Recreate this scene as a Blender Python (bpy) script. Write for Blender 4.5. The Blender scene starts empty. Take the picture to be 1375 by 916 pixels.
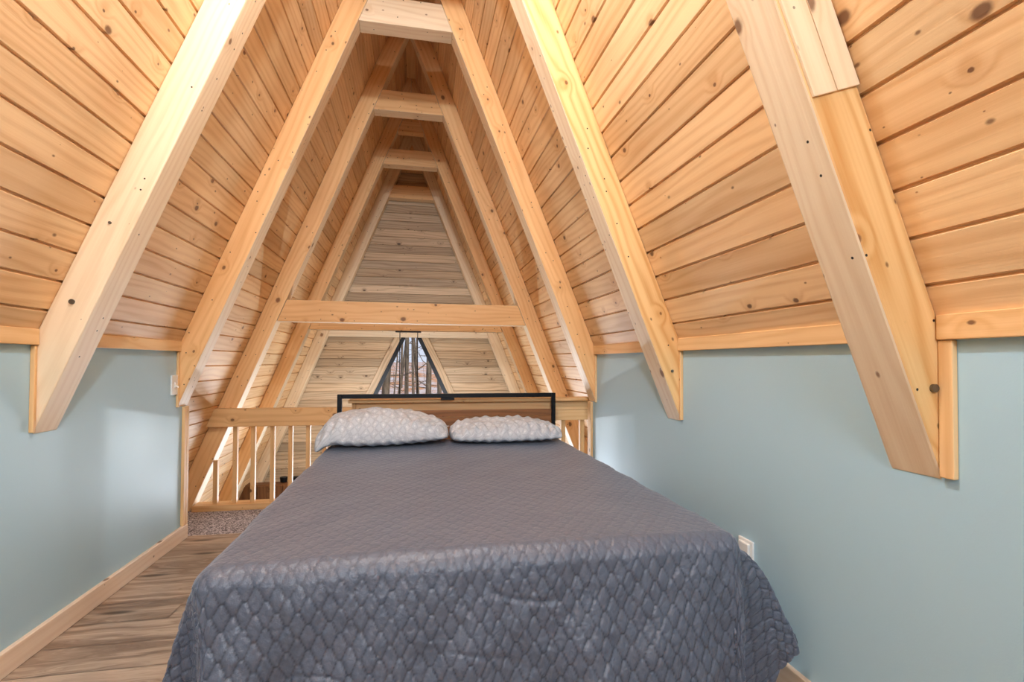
import bpy, bmesh, math, random
import numpy as np
from mathutils import Vector, Matrix
random.seed(7)
rng = np.random.default_rng(5)
C = bpy.context.scene.collection
S = 1.38                      # metres per unit used below (unit = half the room's width)

# ------------------------------------------------------------------ node helpers
class NT:
    def __init__(s, name):
        m = bpy.data.materials.new(name); m.use_nodes = True
        s.m = m; s.t = m.node_tree; s.n = s.t.nodes; s.l = s.t.links
        s.n.clear()
        s.out = s.n.new('ShaderNodeOutputMaterial')
        s.b = s.n.new('ShaderNodeBsdfPrincipled')
        s.l.new(s.b.outputs[0], s.out.inputs[0])
    def put(s, sock, v):
        if isinstance(v, bpy.types.NodeSocket): s.l.new(v, sock)
        elif v is not None: sock.default_value = v
    def math(s, op, a, b=0.0, c=0.0, clamp=False):
        n = s.n.new('ShaderNodeMath'); n.operation = op; n.use_clamp = clamp
        s.put(n.inputs[0], a); s.put(n.inputs[1], b); s.put(n.inputs[2], c)
        return n.outputs[0]
    def comb(s, x, y, z=0.0):
        n = s.n.new('ShaderNodeCombineXYZ'); s.put(n.inputs[0], x); s.put(n.inputs[1], y); s.put(n.inputs[2], z)
        return n.outputs[0]
    def sep(s, v):
        n = s.n.new('ShaderNodeSeparateXYZ'); s.l.new(v, n.inputs[0]); return n.outputs
    def uv(s, name):
        n = s.n.new('ShaderNodeUVMap'); n.uv_map = name; return s.sep(n.outputs[0])
    def obj(s):
        return s.n.new('ShaderNodeTexCoord').outputs['Object']
    def noise(s, vec, scale, detail=2.0, rough=.5, dist=0.0):
        n = s.n.new('ShaderNodeTexNoise'); s.put(n.inputs['Vector'], vec); n.inputs['Scale'].default_value = scale
        n.inputs['Detail'].default_value = detail; n.inputs['Roughness'].default_value = rough
        n.inputs['Distortion'].default_value = dist
        return n.outputs['Fac']
    def vor(s, vec, scale, rand=1.0, flat=False):
        n = s.n.new('ShaderNodeTexVoronoi'); n.voronoi_dimensions = '2D' if flat else '3D'; s.put(n.inputs['Vector'], vec); n.inputs['Scale'].default_value = scale
        n.inputs['Randomness'].default_value = rand
        return n.outputs['Distance'], n.outputs['Color']
    def rng(s, v, a, b, c=0.0, d=1.0, smooth=True):
        n = s.n.new('ShaderNodeMapRange'); n.interpolation_type = 'SMOOTHSTEP' if smooth else 'LINEAR'
        s.put(n.inputs[0], v)
        for i, x in enumerate((a, b, c, d)): n.inputs[i + 1].default_value = x
        return n.outputs[0]
    def mix(s, f, a, b, mode='MIX'):
        n = s.n.new('ShaderNodeMix'); n.data_type = 'RGBA'; n.blend_type = mode
        s.put(n.inputs[0], f); s.put(n.inputs[6], a); s.put(n.inputs[7], b)
        return n.outputs[2]
    def bump(s, h, strength=.3, dist=.01):
        n = s.n.new('ShaderNodeBump'); n.inputs['Strength'].default_value = strength
        n.inputs['Distance'].default_value = dist; s.put(n.inputs['Height'], h)
        s.l.new(n.outputs[0], s.b.inputs['Normal'])
    def fin(s, col=None, rough=.5, spec=.5, metal=0.0):
        s.put(s.b.inputs['Base Color'], col); s.put(s.b.inputs['Roughness'], rough)
        s.b.inputs['Specular IOR Level'].default_value = spec; s.b.inputs['Metallic'].default_value = metal
        return s.m

def lin(r, g, b):
    f = lambda c: (c / 255 / 12.92) if c / 255 <= .04045 else ((c / 255 + .055) / 1.055) ** 2.4
    return (f(r), f(g), f(b), 1)

def plain(name, rgb, rough=.5, metal=0.0, spec=.5, noise_amt=.06, scale=8):
    t = NT(name)
    nz = t.noise(t.obj(), scale, 3)
    c = tuple(x * (1 - noise_amt) for x in rgb[:3]) + (1,)
    d = tuple(min(1, x * (1 + noise_amt)) for x in rgb[:3]) + (1,)
    return t.fin(t.mix(nz, c, d), rough, spec, metal)

def wood(name, light, mid, dark, ring=.3, tint=.2, knots=1.0, knot_scale=(3.6, 5.0), rough=.5, nails=0.0, ring_f=150.0):
    """pine / plank wood: grain runs along u of uv map 'grain'; map 'board' holds a random pair per board"""
    t = NT(name)
    u, v, _ = t.uv('grain'); i, j, _ = t.uv('board')
    z = t.math('MULTIPLY', i, 37.0)
    # knots
    kd, kc = t.vor(t.comb(t.math('ADD', t.math('MULTIPLY', u, knot_scale[0]), z), t.math('MULTIPLY', v, knot_scale[1])), 1.0, 1.0, True)
    kr = t.sep(kc)[0]
    on = t.rng(kr, 1 - .5 * knots, 1 - .5 * knots + .02)
    size = t.math('ADD', .028, t.math('MULTIPLY', t.math('POWER', t.sep(kc)[1], 2.0), .075))
    kn = t.math('MULTIPLY', on, t.math('SUBTRACT', 1.0, t.rng(t.math('DIVIDE', t.math('ADD', kd, t.math('MULTIPLY', t.math('SUBTRACT', t.noise(t.comb(t.math('MULTIPLY', u, 60.0), t.math('MULTIPLY', v, 60.0), z), 1.0, 2), .5), .03)), size), .55, 1.2)))
    halo = t.math('MULTIPLY', on, t.math('SUBTRACT', 1.0, t.rng(kd, .02, .26)))
    # small resin specks
    sd, sc = t.vor(t.comb(t.math('ADD', t.math('MULTIPLY', u, 7.0), z), t.math('MULTIPLY', v, 11.0)), 1.0, 1.0, True)
    sp = t.math('MULTIPLY', t.math('SUBTRACT', 1.0, t.rng(t.math('DIVIDE', sd, t.math('ADD', .25, t.math('MULTIPLY', t.sep(sc)[1], 1.1))), .02, .075)), t.rng(t.sep(sc)[0], .78, .80))
    # cathedral grain
    warp = t.noise(t.comb(t.math('MULTIPLY', u, .8), t.math('MULTIPLY', v, 5.0), z), 1.0, 2, .5)
    ph = t.math('ADD', t.math('MULTIPLY', warp, 30.0), t.math('MULTIPLY', v, ring_f))
    ph = t.math('ADD', ph, t.math('MULTIPLY', halo, 7.0))
    rg = t.math('POWER', t.math('MULTIPLY', t.math('ADD', t.math('SINE', ph), 1.0), .5), 2.0)
    fine = t.noise(t.comb(t.math('MULTIPLY', u, 3.0), t.math('MULTIPLY', v, 160.0), z), 1.0, 3, .6)
    broad = t.noise(t.comb(t.math('MULTIPLY', u, 1.1), t.math('MULTIPLY', v, 8.0), t.math('ADD', z, 3.0)), 1.0, 3, .55)
    f = t.math('MULTIPLY', rg, ring)
    f = t.math('ADD', f, t.math('MULTIPLY', t.math('SUBTRACT', fine, .5), .45))
    f = t.math('ADD', f, t.math('MULTIPLY', t.math('SUBTRACT', broad, .42), 1.1), clamp=True)
    col = t.mix(f, light, mid)
    tn = t.math('ADD', 1 - tint * .5, t.math('MULTIPLY', j, tint))
    col = t.mix(1.0, col, t.comb(tn, t.math('MULTIPLY', tn, t.math('ADD', .96, t.math('MULTIPLY', i, .06))), t.math('MULTIPLY', tn, t.math('ADD', .90, t.math('MULTIPLY', i, .14)))), 'MULTIPLY')
    col = t.mix(t.math('MULTIPLY', halo, .35), col, mid)
    col = t.mix(t.math('MULTIPLY', kn, .8), col, dark)
    col = t.mix(t.math('MULTIPLY', sp, .75), col, dark)
    if nails:
        nd, nc = t.vor(t.comb(t.math('ADD', t.math('MULTIPLY', u, 8.0), z), t.math('MULTIPLY', v, 8.0)), 1.0, 1.0, True)
        nf = t.math('MULTIPLY', t.math('SUBTRACT', 1.0, t.rng(nd, .022, .036)), t.rng(t.sep(nc)[1], 1 - nails, 1 - nails + .01))
        col = t.mix(nf, col, (.012, .008, .006, 1))
    t.bump(t.math('SUBTRACT', t.math('ADD', t.math('MULTIPLY', rg, .5), fine), t.math('MULTIPLY', kn, 2.0)), .12, .004)
    return t.fin(col, rough, .35)

M = {}
M['ceiling'] = wood('ceiling_pine', lin(234, 200, 155), lin(196, 142, 90), lin(84, 44, 28), tint=.26, knots=.95, knot_scale=(4.2, 5.6), ring=.3)
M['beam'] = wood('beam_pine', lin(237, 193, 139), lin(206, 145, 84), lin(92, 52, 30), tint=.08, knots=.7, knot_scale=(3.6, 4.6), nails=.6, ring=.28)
M['beam_pale_or_lit'] = wood('pale_or_lit_beam_pine', lin(240, 221, 192), lin(214, 180, 140), lin(110, 68, 44), tint=.06, knots=.6, knot_scale=(3.4, 4.4), nails=.4, ring=.28)  # for pale boards, and undersides with cool light put into their colour
M['beam_amber'] = wood('amber_beam_pine', lin(234, 194, 136), lin(200, 140, 74), lin(90, 50, 26), tint=.06, knots=.7, knot_scale=(3.4, 4.4), nails=.6, ring=.5)
M['gable'] = wood('gable_pine', lin(204, 180, 150), lin(146, 120, 94), lin(56, 36, 26), tint=.45, knots=.8, knot_scale=(3.4, 5.4), ring=.4)
M['trim'] = wood('trim_pine', lin(234, 196, 146), lin(208, 156, 98), lin(100, 56, 34), tint=.06, knots=.6, knot_scale=(4, 6.5), ring=.3)
M['rail'] = wood('rail_pine', lin(222, 180, 128), lin(190, 138, 84), lin(80, 42, 22), tint=.1, knots=.7, knot_scale=(3.8, 5), ring=.4)
M['base'] = wood('baseboard_pine', lin(236, 216, 194), lin(216, 186, 156), lin(104, 76, 56), tint=.04, knots=.5, knot_scale=(4, 7), ring=.25)
M['slat'] = wood('walnut_slat', lin(140, 94, 58), lin(100, 62, 34), lin(40, 24, 14), tint=.1, knots=.1, ring=.5, rough=.45)
M['cabinet'] = wood('cabinet_wood', lin(130, 88, 54), lin(92, 58, 34), lin(40, 24, 14), tint=.2, knots=.5, ring=.5)
M['black'] = plain('black_metal', lin(22, 23, 27), .42, .6, .5, .1)
M['winframe'] = plain('navy_window_frame', lin(20, 28, 38), .4)
M['steel'] = plain('bolt_steel', lin(120, 115, 105), .4, .9)
M['plastic'] = plain('white_plastic', lin(236, 236, 232), .35, noise_amt=.02)
M['sheet'] = plain('white_sheet', lin(228, 228, 230), .8, noise_amt=.04)
M['bark'] = None

def wall_paint():
    t = NT('blue_wall_paint'); o = t.obj()
    n1 = t.noise(o, 1.2, 2); n2 = t.noise(o, 260, 2)
    col = t.mix(n1, lin(168, 201, 216), lin(174, 206, 221))
    sd, sc = t.vor(o, 2.2)
    t.bump(n2, .12, .002)
    return t.fin(col, .42, .4)
M['paint'] = wall_paint()

def floor_mat():
    t = NT('floor_planks')
    u, v, _ = t.uv('grain'); i, j, _ = t.uv('board')
    z = t.math('MULTIPLY', i, 41.0)
    w = t.noise(t.comb(t.math('MULTIPLY', u, 1.6), t.math('MULTIPLY', v, 9), z), 1, 3, .6)
    a = t.noise(t.comb(t.math('MULTIPLY', u, 1.3), t.math('ADD', t.math('MULTIPLY', v, 26), t.math('MULTIPLY', w, 6)), z), 1, 4, .65)
    f = t.noise(t.comb(t.math('MULTIPLY', u, 4), t.math('MULTIPLY', v, 150), z), 1, 2, .6)
    c = t.mix(t.rng(a, .3, .68), lin(202, 184, 164), lin(134, 114, 98))
    c = t.mix(t.math('MULTIPLY', f, .35), c, lin(96, 72, 54))
    kd, kc = t.vor(t.comb(t.math('ADD', t.math('MULTIPLY', u, 1.9), z), t.math('MULTIPLY', v, 8)), 1, 1, True)
    k = t.math('MULTIPLY', t.math('SUBTRACT', 1.0, t.rng(kd, .05, .2)), t.rng(t.sep(kc)[0], .7, .72))
    c = t.mix(t.math('MULTIPLY', k, .8), c, lin(44, 30, 22))
    tn = t.math('ADD', .86, t.math('MULTIPLY', j, .26))
    c = t.mix(1.0, c, t.comb(tn, tn, tn), 'MULTIPLY')
    t.bump(f, .1, .002)
    return t.fin(c, .42, .4)
M['floor'] = floor_mat()

def carpet_mat():
    t = NT('speckled_carpet'); o = t.obj()
    a = t.noise(o, 95, 2, .8); b = t.noise(o, 40, 2, .6)
    c = t.mix(t.rng(a, .42, .58), lin(96, 90, 96), lin(236, 230, 234))
    c = t.mix(t.math('MULTIPLY', t.rng(b, .45, .6), .3), c, lin(120, 108, 108))
    t.bump(a, 1.0, .012)
    return t.fin(c, .95, .1)
M['carpet'] = carpet_mat()

def quilt_mat():
    t = NT('grey_satin_quilt'); o = t.obj()
    n = t.noise(o, 5, 3); f = t.noise(o, 60, 3, .6)
    sx, sy, _ = t.uv('stitch')
    c = t.mix(n, lin(86, 94, 110), lin(93, 101, 118))
    c = t.mix(t.math('MULTIPLY', sx, .7), c, lin(44, 44, 51))
    t.bump(t.math('ADD', f, t.math('MULTIPLY', t.noise(o, 24, 3, .6, 1.2), .8)), .30, .010)
    t.b.inputs['Sheen Weight'].default_value = .35
    t.b.inputs['Sheen Roughness'].default_value = .4
    t.b.inputs['Sheen Tint'].default_value = (.75, .78, .9, 1)
    return t.fin(c, .42, .55)
M['quilt'] = quilt_mat()

def pillow_mat():
    t = NT('pillowcase_lattice_print')
    u, v, _ = t.uv('grain')
    f = 17.0
    # interlocking ovals: distance to the nearest lattice node, both parities
    def rings(du, dv):
        x = t.math('SUBTRACT', t.math('FRACT', t.math('ADD', t.math('MULTIPLY', u, f), du)), .5)
        y = t.math('SUBTRACT', t.math('FRACT', t.math('ADD', t.math('MULTIPLY', v, f), dv)), .5)
        r = t.math('SQRT', t.math('ADD', t.math('MULTIPLY', x, x), t.math('MULTIPLY', y, y)))
        return r
    r1, r2 = rings(0, 0), rings(.5, .5)
    l1 = t.math('SUBTRACT', 1.0, t.rng(t.math('ABSOLUTE', t.math('SUBTRACT', r1, .40)), .02, .06))
    l2 = t.math('SUBTRACT', 1.0, t.rng(t.math('ABSOLUTE', t.math('SUBTRACT', r2, .40)), .02, .06))
    d = t.math('SUBTRACT', 1.0, t.rng(r2, .07, .13))
    c = t.mix(t.math('MULTIPLY', t.math('MAXIMUM', l1, l2), .38), lin(194, 199, 206), lin(150, 156, 168))
    c = t.mix(t.math('MULTIPLY', d, .8), c, lin(224, 226, 230))
    t.bump(t.noise(t.obj(), 30, 3), .25, .01)
    return t.fin(c, .75, .2)
M['pillow'] = pillow_mat()

def glass_mat():
    t = NT('window_glass')
    g = t.n.new('ShaderNodeBsdfGlossy'); g.inputs['Roughness'].default_value = .0
    tr = t.n.new('ShaderNodeBsdfTransparent'); fr = t.n.new('ShaderNodeFresnel'); fr.inputs['IOR'].default_value = 1.45
    mx = t.n.new('ShaderNodeMixShader')
    t.l.new(fr.outputs[0], mx.inputs[0]); t.l.new(tr.outputs[0], mx.inputs[1]); t.l.new(g.outputs[0], mx.inputs[2])
    t.l.new(mx.outputs[0], t.out.inputs[0]); t.n.remove(t.b)
    return t.m
M['glass'] = glass_mat()

def emit(name, col, st):
    t = NT(name)
    t.b.inputs['Emission Color'].default_value = col; t.b.inputs['Emission Strength'].default_value = st
    return t.fin((.9, .9, .9, 1), .4)

def bark_mat():
    t = NT('tree_bark'); o = t.obj(); x, y, z = t.sep(o)
    n = t.noise(t.comb(t.math('MULTIPLY', x, 14), t.math('MULTIPLY', y, 14), t.math('MULTIPLY', z, 2.2)), 1, 4, .65)
    c = t.mix(t.rng(n, .3, .7), lin(66, 56, 46), lin(142, 126, 106))
    t.bump(n, .6, .03)
    return t.fin(c, .9, .1)
M['bark'] = bark_mat()

def ground_mat():
    t = NT('leaf_litter'); o = t.obj()
    n = t.noise(o, .55, 4, .65); m = t.noise(o, 4.0, 3, .7)
    c = t.mix(t.rng(n, .40, .60), lin(214, 150, 104), lin(226, 212, 204))
    c = t.mix(t.math('MULTIPLY', m, .35), c, lin(150, 112, 84))
    return t.fin(c, .95, .1)
M['ground'] = ground_mat()

# ------------------------------------------------------------------ mesh helpers
def tag(o, label=None, cat=None, group=None, kind=None):
    if label: o['label'] = label
    if cat: o['category'] = cat
    if group: o['group'] = group
    if kind: o['kind'] = kind
    return o

def link(name, me, mat, parent=None):
    o = bpy.data.objects.new(name, me); C.objects.link(o)
    if mat is not None: me.materials.append(mat)
    if parent is not None:
        o.parent = parent
        o.matrix_parent_inverse = parent.matrix_world.inverted()
    return o

def empty(name, loc, label, cat, group=None):
    o = bpy.data.objects.new(name, None); C.objects.link(o)
    o.empty_display_size = .1
    o.location = Vector(loc) * S
    bpy.context.view_layer.update()
    return tag(o, label, cat, group)

def bm_obj(name, bm, mat, parent=None, bevel=0.0, smooth=False, origin=None, seg=2):
    """bm is in room units; origin in room units"""
    bmesh.ops.recalc_face_normals(bm, faces=bm.faces)
    if origin is None:
        xs = [v.co for v in bm.verts]
        lo = Vector([min(c[k] for c in xs) for k in range(3)]); hi = Vector([max(c[k] for c in xs) for k in range(3)])
        origin = Vector(((lo.x + hi.x) / 2, (lo.y + hi.y) / 2, lo.z))
    origin = Vector(origin)
    for v in bm.verts: v.co = (v.co - origin) * S
    me = bpy.data.meshes.new(name); bm.to_mesh(me); bm.free()
    if smooth:
        for p in me.polygons: p.use_smooth = True
    o = bpy.data.objects.new(name, me); C.objects.link(o); me.materials.append(mat)
    o.location = origin * S
    if parent is not None:
        bpy.context.view_layer.update()
        o.parent = parent; o.matrix_parent_inverse = parent.matrix_world.inverted()
    if bevel:
        m = o.modifiers.new('bevel', 'BEVEL'); m.width = bevel * S; m.segments = seg; m.limit_method = 'ANGLE'; m.angle_limit = .6
    return o

def grain(bm, along, ids=None):
    """uv 'grain' in metres with u along the board, 'board' a random pair"""
    g = bm.loops.layers.uv.get('grain') or bm.loops.layers.uv.new('grain')
    b = bm.loops.layers.uv.get('board') or bm.loops.layers.uv.new('board')
    a = Vector(along).normalized()
    i, j = ids or (random.random(), random.random())
    o1, o2 = random.uniform(0, 30), random.uniform(0, 30)
    bm.normal_update()
    for k, f in enumerate(bm.faces):
        n = f.normal
        if abs(n.dot(a)) > .85:
            t = n.orthogonal().normalized(); w = n.cross(t)
            for l in f.loops:
                l[g].uv = (t.dot(l.vert.co) * S * .08 + o1, w.dot(l.vert.co) * S + o2); l[b].uv = (i, j)
        else:
            w = n.cross(a).normalized()
            for l in f.loops:
                l[g].uv = (a.dot(l.vert.co) * S + o1, w.dot(l.vert.co) * S + o2 + .37 * round(n.x * 3 + n.z * 5 + n.y * 7)); l[b].uv = (i, j)

def box_bm(x0, x1, y0, y1, z0, z1, bm=None):
    bm = bm or bmesh.new()
    v = [bm.verts.new(p) for p in ((x0, y0, z0), (x1, y0, z0), (x1, y1, z0), (x0, y1, z0), (x0, y0, z1), (x1, y0, z1), (x1, y1, z1), (x0, y1, z1))]
    for q in ((0, 3, 2, 1), (4, 5, 6, 7), (0, 1, 5, 4), (1, 2, 6, 5), (2, 3, 7, 6), (3, 0, 4, 7)):
        bm.faces.new([v[i] for i in q])
    return bm

def board(name, dims, along, mat, parent=None, bevel=.003):
    bm = box_bm(*dims); bmesh.ops.recalc_face_normals(bm, faces=bm.faces); grain(bm, along)
    return bm_obj(name, bm, mat, parent, bevel)

def prism_bm(poly, y0, y1, bm=None):
    """poly: (x,z) points, extruded in y"""
    bm = bm or bmesh.new()
    a = [bm.verts.new((x, y0, z)) for x, z in poly]; b = [bm.verts.new((x, y1, z)) for x, z in poly]
    bm.faces.new(a); bm.faces.new(b[::-1])
    for k in range(len(poly)):
        bm.faces.new((a[k], b[k], b[(k + 1) % len(poly)], a[(k + 1) % len(poly)]))
    return bm

def prism(name, poly, y0, y1, along, mat, parent=None, bevel=.003):
    bm = prism_bm(poly, y0, y1); bmesh.ops.recalc_face_normals(bm, faces=bm.faces); grain(bm, along)
    return bm_obj(name, bm, mat, parent, bevel)

def cyl_bm(p, q, r, n=16, bm=None, r2=None):
    bm = bm or bmesh.new()
    p, q = Vector(p), Vector(q); d = (q - p).normalized(); u = d.orthogonal().normalized(); w = d.cross(u)
    A, B = [], []
    for k in range(n):
        a = 2 * math.pi * k / n; e = u * math.cos(a) + w * math.sin(a)
        A.append(bm.verts.new(p + e * r)); B.append(bm.verts.new(q + e * (r2 if r2 is not None else r)))
    for k in range(n): bm.faces.new((A[k], A[(k + 1) % n], B[(k + 1) % n], B[k]))
    bm.faces.new(A[::-1]); bm.faces.new(B)
    return bm

# ------------------------------------------------------------------ room numbers
SL = 2.451                     # roof slope dz/dx
H = 3.344                      # ridge of the plank plane
HI = 3.0687                    # ridge of the rafters' undersides
T = .1007                      # rafter thickness along the room
FY = [.7284, 1.6226, 2.4803, 3.343, 4.262, 5.13]   # near face of each frame
GY = 5.25                      # gable wall
BY = -1.7                      # wall behind the camera
WE = 2.575                     # where the knee walls end
LOW = -1.75                    # lower storey floor
CZ = -.09                      # carpet level
rx = lambda z: (H - z) / SL    # roof plane half width at z
ix = lambda z: (HI - z) / SL

# ------------------------------------------------------------------ ceiling planks
def ceiling(side):
    bm = bmesh.new(); g = bm.loops.layers.uv.new('grain'); b = bm.loops.layers.uv.new('board')
    nrm = Vector((-side * SL, 0, -1)).normalized()       # into the room
    up = Vector((-side, 0, SL)).normalized()
    ys = [BY] + [FY[0] + T / 2 - .89, ] + [y + T / 2 for y in FY] + [GY + .1]
    zp = [.97 + .0832 * k for k in range(-33, 29)] + [H]
    for a, c in zip(ys[:-1], ys[1:]):
        for z0, z1 in zip(zp[:-1], zp[1:]):
            if z1 > H + 1e-6 or z0 >= H: continue
            if c <= FY[2] + T and z1 < .86: continue
            i, j = random.random(), random.random(); o1, o2 = random.uniform(0, 40), random.uniform(0, 40)
            P0 = Vector((side * rx(z0), 0, z0)); P1 = Vector((side * rx(z1), 0, z1))
            L = (P1 - P0).length
            gp = .0045; dp = .0095
            prof = [P0 - nrm * dp, P0 + up * gp * .35 - nrm * dp, P0 + up * gp, P0 + up * (L - gp), P1 - up * gp * .35 - nrm * dp, P1 - nrm * dp]
            s = [0, gp, gp, L - gp, L - gp * .5, L]
            V = [(bm.verts.new((q.x, a, q.z)), bm.verts.new((q.x, c, q.z))) for q in prof]
            for k in range(5):
                f = bm.faces.new((V[k][0], V[k][1], V[k + 1][1], V[k + 1][0]))
                for l in f.loops:
                    kk = k if l.vert in V[k] else k + 1
                    l[g].uv = (l.vert.co.y * S + o1, s[kk] * S + o2); l[b].uv = (i, j)
    # outer skin of the roof
    zt, zb = H + .12, LOW - .1
    q = [bm.verts.new((side * (rx(z) + .06), y, z)) for z, y in ((zt, BY - .1), (zt, GY + .2), (zb, GY + .2), (zb, BY - .1))]
    bm.faces.new(q)
    for f in bm.faces:
        if f.normal.length == 0: f.normal_update()
    for v in bm.verts: v.co *= S
    me = bpy.data.meshes.new('ceiling'); bm.to_mesh(me); bm.free()
    o = link('ceiling', me, M['ceiling']); return tag(o, kind='structure')
ceiling(-1); ceiling(1)
tag(prism('trim_1', [(-.036, H - .088), (.036, H - .088), (.002, H - .004), (-.002, H - .004)], BY, GY, (0, 1, 0), M['trim']), kind='structure')

# ------------------------------------------------------------------ knee walls, floors, gable
for side, nm in ((-1, 'left'), (1, 'right')):
    bm = prism_bm([(side * 1.0, -.12), (side * 1.0, rx(0) and H - SL - .006), (side * (rx(-.12) - .01), -.12)], BY, WE)
    tag(bm_obj('wall_' + nm, bm, M['paint']), kind='structure')
    tag(board('baseboard_' + nm, (side * .984, side * 1.0, BY, WE, 0, .0665), (0, 1, 0), M['base']), kind='structure')
def ring_prism(outer, inner, y0, y1):
    bm = bmesh.new()
    L = [[bm.verts.new((x, y, z)) for x, z in pts] for pts in (outer, inner) for y in (y0, y1)]
    o0, o1, i0, i1 = L; n_ = len(outer)
    for k in range(n_):
        m = (k + 1) % n_
        bm.faces.new((o0[k], o0[m], i0[m], i0[k])); bm.faces.new((o1[k], i1[k], i1[m], o1[m]))
        bm.faces.new((o0[k], o1[k], o1[m], o0[m])); bm.faces.new((i0[k], i0[m], i1[m], i1[k]))
    return bm
BW = (-.62, .62, 1.42, 2.5)      # unseen window added behind the camera to house the fill light
bm = ring_prism([(-2.15, LOW - .1), (2.15, LOW - .1), (.30, H - .6), (-.30, H - .6)], [(BW[0], BW[2]), (BW[1], BW[2]), (.24, BW[3]), (-.24, BW[3])], BY - .1, BY)
wb = bm_obj('wall_back', bm, M['paint']); tag(wb, kind='structure')
tag(prism('wall_back', [(-.302, H - .601), (.302, H - .601), (.05, H + .05), (-.05, H + .05)], BY - .1, BY, (1, 0, 0), M['gable']), kind='structure')
bwf = tag(bm_obj('added_window', ring_prism([(BW[0], BW[2]), (BW[1], BW[2]), (.24, BW[3]), (-.24, BW[3])], [(BW[0] + .06, BW[2] + .05), (BW[1] - .06, BW[2] + .05), (.19, BW[3] - .05), (-.19, BW[3] - .05)], BY - .08, BY + .01), M['winframe'], bevel=.002), kind='structure')  # added frame, an unseen surround for the fill light
bm = bmesh.new(); bm.faces.new([bm.verts.new((x, BY - .04, z)) for x, z in ((BW[0] + .05, BW[2] + .04), (BW[1] - .05, BW[2] + .04), (.20, BW[3] - .04), (-.20, BW[3] - .04))])
bm_obj('window_pane', bm, M['glass'], bwf)

def floor_boards():
    bm = bmesh.new(); g = bm.loops.layers.uv.new('grain'); b = bm.loops.layers.uv.new('board')
    w = .135; y = BY
    def quad(x0, x1, y0, y1, z):
        i, j = random.random(), random.random(); o1, o2 = random.uniform(0, 40), random.uniform(0, 40)
        e = .0012
        v = [bm.verts.new(p) for p in ((x0 + e, y0 + e, z), (x1 - e, y0 + e, z), (x1 - e, y1 - e, z), (x0 + e, y1 - e, z))]
        f = bm.faces.new(v)
        for l in f.loops: l[g].uv = (l.vert.co.x * S + o1, l.vert.co.y * S + o2); l[b].uv = (i, j)
    yy = WE + .021
    while yy > BY:
        y0 = max(BY, yy - w); x = -1.0 - random.uniform(0, .8)
        while x < 1.0:
            x1 = x + .95
            quad(max(x, -1), min(x1, 1), y0, yy, 0); x = x1
        yy -= w
    box_bm(-1.0, 1.0, BY, WE + .021, -.12, -.003, bm)
    for v in bm.verts: v.co *= S
    me = bpy.data.meshes.new('floor'); bm.to_mesh(me); bm.free()
    return tag(link('floor', me, M['floor']), kind='structure')
floor_boards()
bm = box_bm(-1.38, -.24, WE + .022, 3.42, -.2, CZ)
tag(bm_obj('floor', bm, M['carpet']), kind='structure')
tag(board('floor', (-.239, 1.32, WE + .022, 2.75, -.2, 0), (1, 0, 0), M['floor'], None, 0), kind='structure')
tag(board('floor', (-2.06, 2.06, BY, GY + .1, LOW - .1, LOW), (1, 0, 0), M['floor'], None, 0), kind='structure')

# gable wall: horizontal planks around a triangular window
WC, WA, WS, WB = .0095, 1.30, .476, -.1          # window centre, apex z, slope, sill z
def gable():
    bm = bmesh.new(); g = bm.loops.layers.uv.new('grain'); b = bm.loops.layers.uv.new('board')
    def strip(z0, z1, f0, f1, ids):
        i, j, o1, o2 = ids
        e = .004; d = .007
        prof = [(z0, d), (z0 + e, 0), (z1 - e, 0), (z1, d)]
        for (za, da), (zb, db) in zip(prof[:-1], prof[1:]):
            q = [(f0(za), GY + da, za), (f1(za), GY + da, za), (f1(zb), GY + db, zb), (f0(zb), GY + db, zb)]
            if q[1][0] - q[0][0] < 1e-4 and q[2][0] - q[3][0] < 1e-4: continue
            f = bm.faces.new([bm.verts.new(p) for p in q])
            for l in f.loops: l[g].uv = (l.vert.co.x * S + o1, l.vert.co.z * S + o2); l[b].uv = (i, j)
    L, R = (lambda z: -rx(z)), rx
    wl, wr = (lambda z: WC - max(0, WA - z) * WS), (lambda z: WC + max(0, WA - z) * WS)
    cuts = sorted([1.539 + .0845 * k for k in range(-40, 22)] + [WB, WA])
    cuts = [c for c in cuts if LOW <= c < H - .02]; cuts = [LOW] + cuts + [H - .01]
    idm = {}
    for z0, z1 in zip(cuts[:-1], cuts[1:]):
        if z1 - z0 < .012: 
            pass
        k = math.floor((z0 + z1) / 2 / .0845 - 1.539 / .0845 + 40)
        ids = idm.setdefault(k, (random.random(), random.random(), random.uniform(0, 30), random.uniform(0, 30)))
        ids2 = (ids[0], ids[1], ids[2] + 7, ids[3])
        zm = (z0 + z1) / 2
        if WB < zm < WA:
            strip(z0, z1, L, wl, ids); strip(z0, z1, wr, R, ids2)
        elif -1.55 < zm < -.12:                      # lower storey: one opening
            strip(z0, z1, L, lambda z: -.75, ids); strip(z0, z1, lambda z: .75, R, ids2)
        else: strip(z0, z1, L, R, ids)
    for v in bm.verts: v.co *= S
    me = bpy.data.meshes.new('wall_front'); bm.to_mesh(me); bm.free()
    o = link('wall_front', me, M['gable'])
    tag(o, kind='structure')
gable()
lz = sorted([1.539 + .0845 * k for k in range(-40, 22)])
Z0 = min(z for z in lz + [WB] if (z + .02) > -1.55); 

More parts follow.
